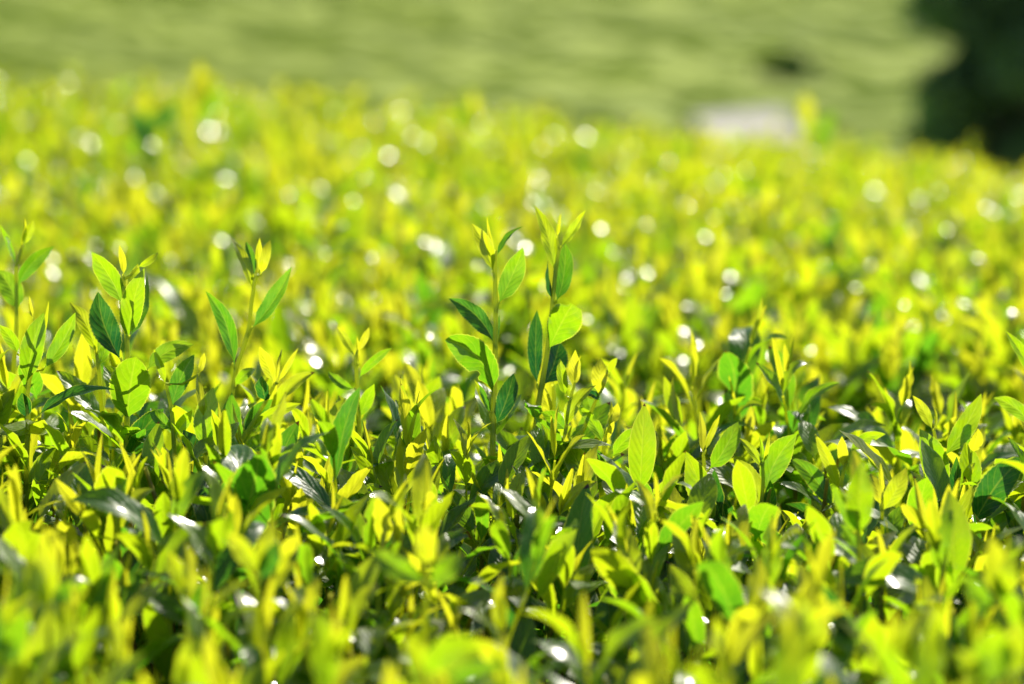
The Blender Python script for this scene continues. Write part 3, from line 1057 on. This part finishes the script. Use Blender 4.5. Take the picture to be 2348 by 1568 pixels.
hero('broad leafy tall shoot with a dark glossy leaf at left and round leaf in front', F - 0.02,
     [(289, 1120), (289, 1053), (291, 960), (293, 820), (286, 700), (283, 640)], [
     ((279, 700), (209, 577), 50, 0.38, dict(bulge=-8, fold=0.4)),
     ((283, 632), (273, 562), 16, 0.0, dict(fold=0.6)),
     ((289, 784), (331, 615), 54, 0.33, dict(bulge=6, fold=0.3, dd=-0.01)),
     ((296, 776), (336, 627), 40, 0.60, dict(bulge=-8, roll=-35, fold=0.4, dd=0.01)),
     ((279, 828), (225, 669), 62, 0.95, dict(bulge=12, roll=-20, fold=0.5, dd=0.01)),
     ((315, 612), (362, 579), 15, 0.25), ((290, 660), (316, 605), 22, 0.3),
     ((291, 968), (311, 818), 92, 0.46, dict(profile='broad', fold=0.15, twist=0.1, dd=-0.014, label='large rounded leaf facing the camera')),
     ((297, 1045), (376, 936), 66, 1.0, dict(bulge=9, fold=0.3, roll=-15)),
     ((335, 850), (444, 790), 42, 0.42, dict(bulge=14, fold=0.3)),
     ((285, 940), (237, 838), 56, 0.40, dict(bulge=-12, dd=0.012)),
     ], woody=0.5, r=1.2)
hero('left shoot carrying one long dark leaf lying level across it', F - 0.03,
     [(60, 1080), (65, 960), (62, 880), (95, 790)], [
     ((60, 885), (101, 716), 52, 0.42, dict(bulge=7, fold=0.35)),
     ((92, 790), (112, 690), 10, 0.2), ((98, 848), (173, 716), 42, 0.46, dict(bulge=-8, roll=20, fold=0.4)),
     ((76, 730), (67, 678), 11, 0.05), ((41, 812), (-2, 745), 28, 0.40, dict(bulge=-6)),
     ((82, 958), (264, 894), 40, 0.80, dict(bulge=22, fold=0.5, roll=40)),
     ((60, 960), (50, 900), 36, 0.9, dict(roll=30))], woody=0.45)
DEWY = hero('shoot at the left edge with a row of bright dew on its top leaf', F + 0.06,
     [(30, 860), (38, 760), (38, 660), (36, 611)], [
     ((36, 607), (0, 515), 16, 0.55, dict(roll=25)), ((48, 570), (56, 500), 11, 0.15), ((52, 563), (77, 503), 20, 0.25, dict(fold=0.5)),
     ((40, 659), (125, 565), 34, 0.55, dict(bulge=12)), ((40, 716), (-8, 619), 52, 0.42, dict(bulge=-10, fold=0.3))])
def dew(root):
    m, t = new_mat('dew')
    p = t.nodes.new('ShaderNodeBsdfPrincipled')
    p.inputs['Transmission Weight'].default_value = 1.0
    p.inputs['Roughness'].default_value = 0.03
    p.inputs['IOR'].default_value = 1.33
    o_ = t.nodes.new('ShaderNodeOutputMaterial')
    t.links.new(p.outputs[0], o_.inputs[0])
    import bmesh
    bm = bmesh.new()
    low = root.location
    for k in range(9):
        f = k / 8
        c = at(16 + 16 * f + R.uniform(-3, 3), 545 + 50 * f, FOCUS + 0.055) - low
        bmesh.ops.create_icosphere(bm, subdivisions=2, radius=R.uniform(0.0005, 0.0011), matrix=Matrix.Translation(c))
    me = bpy.data.meshes.new('dew')
    bm.to_mesh(me)
    bm.free()
    me.polygons.foreach_set('use_smooth', np.ones(len(me.polygons), bool))
    me.materials.append(m)
    link('dew', me, root)
dew(DEWY)
hero('single yellow-green curved leaf shoot between the two left leafy shoots', F,
     [(232, 930), (228, 850), (221, 812)], [((221, 812), (159, 692), 36, 0.22, dict(bulge=-10)), ((225, 840), (250, 770), 24, 0.5), ((226, 830), (222, 780), 9, 0.1)])
hero('shoot with one broad green leaf and yellow bud, below the slender crowned shoot', F - 0.04,
     [(468, 1110), (472, 1033), (470, 980)], [
     ((472, 1036), (489, 888), 60, 0.36, dict(bulge=6, fold=0.2)), ((468, 960), (452, 856), 18, 0.0, dict(fold=0.4)),
     ((475, 1040), (520, 960), 34, 0.6), ((466, 1050), (420, 985), 40, 0.85)], woody=0.5)
hero('shoot with a long dark pointed leaf leaning right, over yellow leaves', F - 0.02,
     [(402, 1100), (398, 1000), (394, 937), (380, 880)], [
     ((394, 937), (446, 812), 42, 0.62, dict(bulge=8, fold=0.4, roll=20)), ((380, 882), (352, 800), 18, 0.3),
     ((456, 858), (468, 808), 14, 0.0, dict(dd=0.0)), ((396, 985), (345, 935), 30, 0.55), ((398, 1000), (440, 940), 28, 0.35)], woody=0.5)
hero('slanting shoot with a glossy dark leaf catching a white glint', F + 0.0,
     [(534, 1037), (570, 985), (603, 932), (630, 880)], [
     ((628, 880), (595, 794), 30, 0.1, dict(fold=0.3)), ((636, 878), (684, 797), 13, 0.12), ((633, 876), (646, 800), 10, 0.02),
     ((610, 922), (600, 862), 40, 0.95, dict(roll=30)), ((560, 1000), (625, 915), 40, 0.7, dict(bulge=8)), ((575, 985), (690, 925), 26, 0.3, dict(bulge=9))])
hero('shoot of four narrow spreading leaves between slender crowned shoot and centre', F + 0.03,
     [(825, 1050), (823, 960), (818, 870), (815, 818)], [
     ((814, 818), (772, 748), 19, 0.2), ((819, 805), (846, 750), 16, 0.0), ((821, 868), (899, 797), 20, 0.45, dict(bulge=6)),
     ((816, 892), (751, 850), 22, 0.5, dict(bulge=8)), ((822, 960), (858, 880), 30, 0.4), ((822, 975), (775, 905), 26, 0.3), ((822, 835), (818, 770), 9, 0.0)], woody=0.3)
hero('pair of wide yellow-green leaves left of the curled bitten leaf', F + 0.12,
     [(930, 1050), (932, 965)], [((928, 965), (903, 858), 46, 0.22, dict(bulge=-5)), ((940, 968), (1008, 862), 48, 0.34, dict(bulge=-6)), ((930, 900), (928, 850), 10, 0.0)])
hero('shoot with narrow upright yellow tips and dark leaf, right of the dark gap', F + 0.0,
     [(1622, 1280), (1619, 1222), (1615, 1080), (1612, 1042)], [
     ((1619, 1222), (1571, 1034), 60, 0.34, dict(bulge=-12, fold=0.3)), ((1636, 1224), (1637, 1075), 52, 0.92, dict(bulge=-4, roll=25, dd=0.01)),
     ((1610, 1043), (1604, 943), 18, 0.0, dict(fold=0.5)), ((1616, 1035), (1650, 950), 15, 0.12), ((1624, 1078), (1692, 966), 46, 0.46, dict(bulge=-6, fold=0.4)),
     ((1608, 1195), (1590, 1100), 40, 0.88, dict(dd=0.014))])
hero('shoot with a silver-edged dark leaf beside a curved green leaf', F - 0.01,
     [(1737, 1290), (1741, 1193), (1750, 1110), (1748, 1070)], [
     ((1741, 1193), (1680, 1049), 54, 0.30, dict(bulge=-14, fold=0.3)), ((1731, 1228), (1697, 1087), 40, 1.0, dict(bulge=5, roll=-35, dd=0.01)),
     ((1755, 1130), (1827, 995), 60, 0.50, dict(bulge=14, fold=0.35)), ((1748, 1075), (1694, 1004), 20, 0.3, dict(bulge=-5)), ((1750, 1062), (1764, 990), 10, 0.12),
     ((1745, 1060), (1740, 1000), 10, 0.4), ((1760, 1200), (1765, 1100), 30, 0.8)])
hero('large soft front shoot with upright paddle leaf, right half of the hedge', 1.31,
     [(1968, 1490), (1970, 1360), (1968, 1232), (1968, 1160)], [
     ((1968, 1236), (1974, 1055), 66, 0.36, dict(fold=0.25, bulge=2)), ((1975, 1175), (1955, 1030), 34, 0.1, dict(dd=0.02)),
     ((1960, 1225), (1905, 1110), 34, 0.45, dict(bulge=-6)), ((1966, 1260), (1925, 1200), 30, 0.5)], woody=0.5, r=1.1)
hero('shoot with a pair of bright yellow leaves beside the upright paddle leaf', 1.42,
     [(2020, 1320), (2022, 1240), (2022, 1172)], [
     ((2022, 1173), (2077, 1072), 42, 0.16, dict(bulge=-4, fold=0.4)), ((2018, 1160), (1995, 1085), 26, 0.04), ((2025, 1130), (2018, 1060), 12, 0.0),
     ((2024, 1255), (2062, 1160), 44, 0.5, dict(dd=0.02)), ((2060, 1260), (2120, 1205), 36, 0.7, dict(bulge=8))])
hero('shoot with a long dark leaf arching to the left, behind the paddle leaf', F + 0.02,
     [(1912, 1300), (1914, 1226), (1926, 1120), (1935, 1070)], [
     ((1912, 1170), (1807, 1049), 44, 0.60, dict(bulge=-13, fold=0.4)), ((1925, 1130), (1868, 994), 26, 0.2, dict(bulge=-4)),
     ((1935, 1075), (1930, 1000), 24, 0.05), ((1945, 1040), (2030, 995), 28, 0.36, dict(bulge=12)), ((1915, 1228), (1800, 1155), 40, 0.86, dict(bulge=-8)),
     ((1910, 1210), (1858, 1135), 32, 0.22)])
hero('tall shoot near the right edge with a long leaf leaning right', F - 0.01,
     [(2160, 1260), (2157, 1144), (2150, 1040), (2140, 985)], [
     ((2156, 1146), (2108, 983), 62, 0.42, dict(bulge=-12, fold=0.25)), ((2160, 1050), (2249, 902), 46, 0.36, dict(bulge=-8, fold=0.4)),
     ((2138, 988), (2092, 907), 26, 0.2, dict(bulge=-4)), ((2144, 980), (2138, 930), 9, 0.2), ((2168, 1165), (2193, 1046), 38, 1.0, dict(bulge=-8, roll=35)),
     ((2150, 1200), (2118, 1030), 30, 0.75, dict(dd=0.01))])
hero('shoot with a bright yellow folded leaf near the right edge', F + 0.0,
     [(2222, 1270), (2220, 1154), (2224, 1060)], [
     ((2219, 1156), (2212, 1010), 52, 0.40, dict(bulge=-6)), ((2226, 1040), (2241, 982), 32, 0.0, dict(fold=0.3)), ((2220, 1020), (2222, 962), 22, 0.5, dict(roll=30)),
     ((2210, 1110), (2235, 1060), 20, 0.3)])
hero('large dark veined leaf shoot at the right edge', F - 0.07,
     [(2240, 1300), (2228, 1212), (2226, 1190)], [
     ((2227, 1214), (2356, 1044), 72, 0.84, dict(bulge=16, fold=0.2, twist=0.1, label='large dark green leaf with pale veins')), ((2235, 1200), (2300, 1240), 30, 0.4, dict(bulge=10)),
     ((2232, 1240), (2190, 1190), 36, 0.75)])
hero('leaf pair entering from the right edge above the veined leaf', F + 0.02,
     [(2400, 1160), (2375, 1010), (2362, 975)], [((2362, 978), (2277, 912), 34, 0.42, dict(bulge=-12, fold=0.3)), ((2370, 870), (2303, 758), 26, 0.36, dict(bulge=-6)), ((2365, 965), (2380, 900), 26, 0.3)])
hero('small shoot with one round green leaf under the leaning long leaf', 1.44,
     [(2170, 1330), (2168, 1250)], [((2168, 1250), (2190, 1164), 36, 0.62, dict(profile='broad', fold=0.4)), ((2165, 1240), (2130, 1180), 30, 0.3), ((2170, 1235), (2230, 1112), 22, 0.3)])
# soft foreground shoots
hero('very soft yellow upright leaf shoot at bottom centre left', 1.17,
     [(975, 1420), (978, 1310)], [((978, 1300), (975, 1200), 50, 0.14, dict(fold=0.3)), ((975, 1330), (850, 1260), 50, 0.42, dict(bulge=8)), ((985, 1340), (1060, 1270), 50, 0.4)])
hero('very soft big arching leaf shoot at the bottom centre', 1.02,
     [(1000, 1590), (985, 1550)], [((975, 1560), (1115, 1490), 74, 0.32, dict(bulge=34, fold=0.3)), ((990, 1560), (930, 1450), 44, 0.3), ((1020, 1560), (1160, 1520), 40, 0.5)])
hero('very soft tall bright shoot at the left of the bottom edge', 1.13,
     [(112, 1500), (112, 1380)], [((112, 1400), (100, 1225), 50, 0.22, dict(fold=0.3)), ((105, 1400), (60, 1270), 40, 0.3), ((120, 1390), (170, 1330), 40, 0.55)])
hero('very soft shoot with dark glossy leaf at the bottom left corner', 1.03,
     [(20, 1600), (20, 1500)], [((15, 1540), (60, 1400), 66, 0.5, dict(bulge=10)), ((10, 1520), (-20, 1360), 60, 0.85, dict(roll=30)), ((20, 1520), (20, 1440), 30, 0.2)])
hero('soft V-shaped yellow shoot above the dark hollow at lower left', 1.2,
     [(430, 1440), (428, 1380)], [((430, 1390), (382, 1262), 38, 0.24, dict(bulge=-8)), ((434, 1390), (424, 1240), 40, 0.1, dict(bulge=-5)), ((438, 1400), (480, 1330), 40, 0.6)])
hero('very soft tall yellow shoot near the bottom right corner', 1.14,
     [(2288, 1480), (2290, 1370)], [((2288, 1380), (2270, 1230), 56, 0.18, dict(fold=0.3)), ((2294, 1380), (2320, 1270), 46, 0.28), ((2280, 1390), (2210, 1320), 44, 0.45, dict(bulge=8))])
hero('very soft rounded green leaf in the bottom right corner', 1.03,
     [(2275, 1600), (2270, 1560)], [((2270, 1575), (2290, 1440), 90, 0.4, dict(profile='broad')), ((2320, 1560), (2340, 1420), 60, 0.3), ((2255, 1560), (2190, 1490), 40, 0.3)])
hero('soft dark blue-green pointed leaf shoot at lower right', 1.22,
     [(1965, 1500), (1950, 1490)], [((1952, 1488), (1862, 1330), 46, 0.98, dict(bulge=-10, roll=20)), ((1950, 1490), (1925, 1390), 50, 0.9), ((1960, 1480), (2010, 1400), 40, 0.5)])
hero('soft yellow pair of leaves at lower centre left above bottom edge', 1.17,
     [(590, 1390), (588, 1310)], [((588, 1320), (520, 1220), 44, 0.2, dict(bulge=-8)), ((592, 1320), (628, 1190), 40, 0.16), ((596, 1330), (640, 1240), 44, 0.8)])
# tall blurred shoots standing against the hillside
hero('tall blurred yellow shoot rising highest against the hillside at left', 3.5,
     [(440, 480), (450, 330), (455, 250)], [((455, 255), (458, 140), 40, 0.04), ((448, 300), (425, 215), 34, 0.08), ((458, 300), (500, 180), 30, 0.5), ((446, 340), (420, 260), 34, 0.1), ((452, 250), (480, 170), 34, 0.06)], r=1.2)
hero('blurred dark-leaved shoot with yellow top left of the highest blurred shoot', 3.3,
     [(330, 470), (325, 330), (320, 260)], [((320, 265), (322, 205), 34, 0.05), ((322, 340), (312, 250), 44, 0.8), ((330, 340), (365, 250), 34, 0.85), ((326, 360), (290, 310), 30, 0.5), ((370, 300), (400, 230), 34, 0.9)], r=1.2)
hero('blurred shoot with white glinting leaf against hillside at top centre', 4.0,
     [(1092, 380), (1090, 300)], [((1090, 305), (1090, 210), 26, 0.02), ((1090, 300), (1112, 235), 26, 0.5, dict(roll=60)), ((1088, 300), (1060, 235), 26, 0.6)], r=1.2)
hero('blurred shoot with one round yellow tip near the shed', 3.8,
     [(1880, 420), (1870, 340), (1860, 290)], [((1855, 290), (1848, 212), 34, 0.04), ((1870, 330), (1915, 250), 36, 0.45), ((1872, 350), (1900, 290), 40, 0.5), ((1866, 320), (1840, 275), 26, 0.3)], r=1.2)
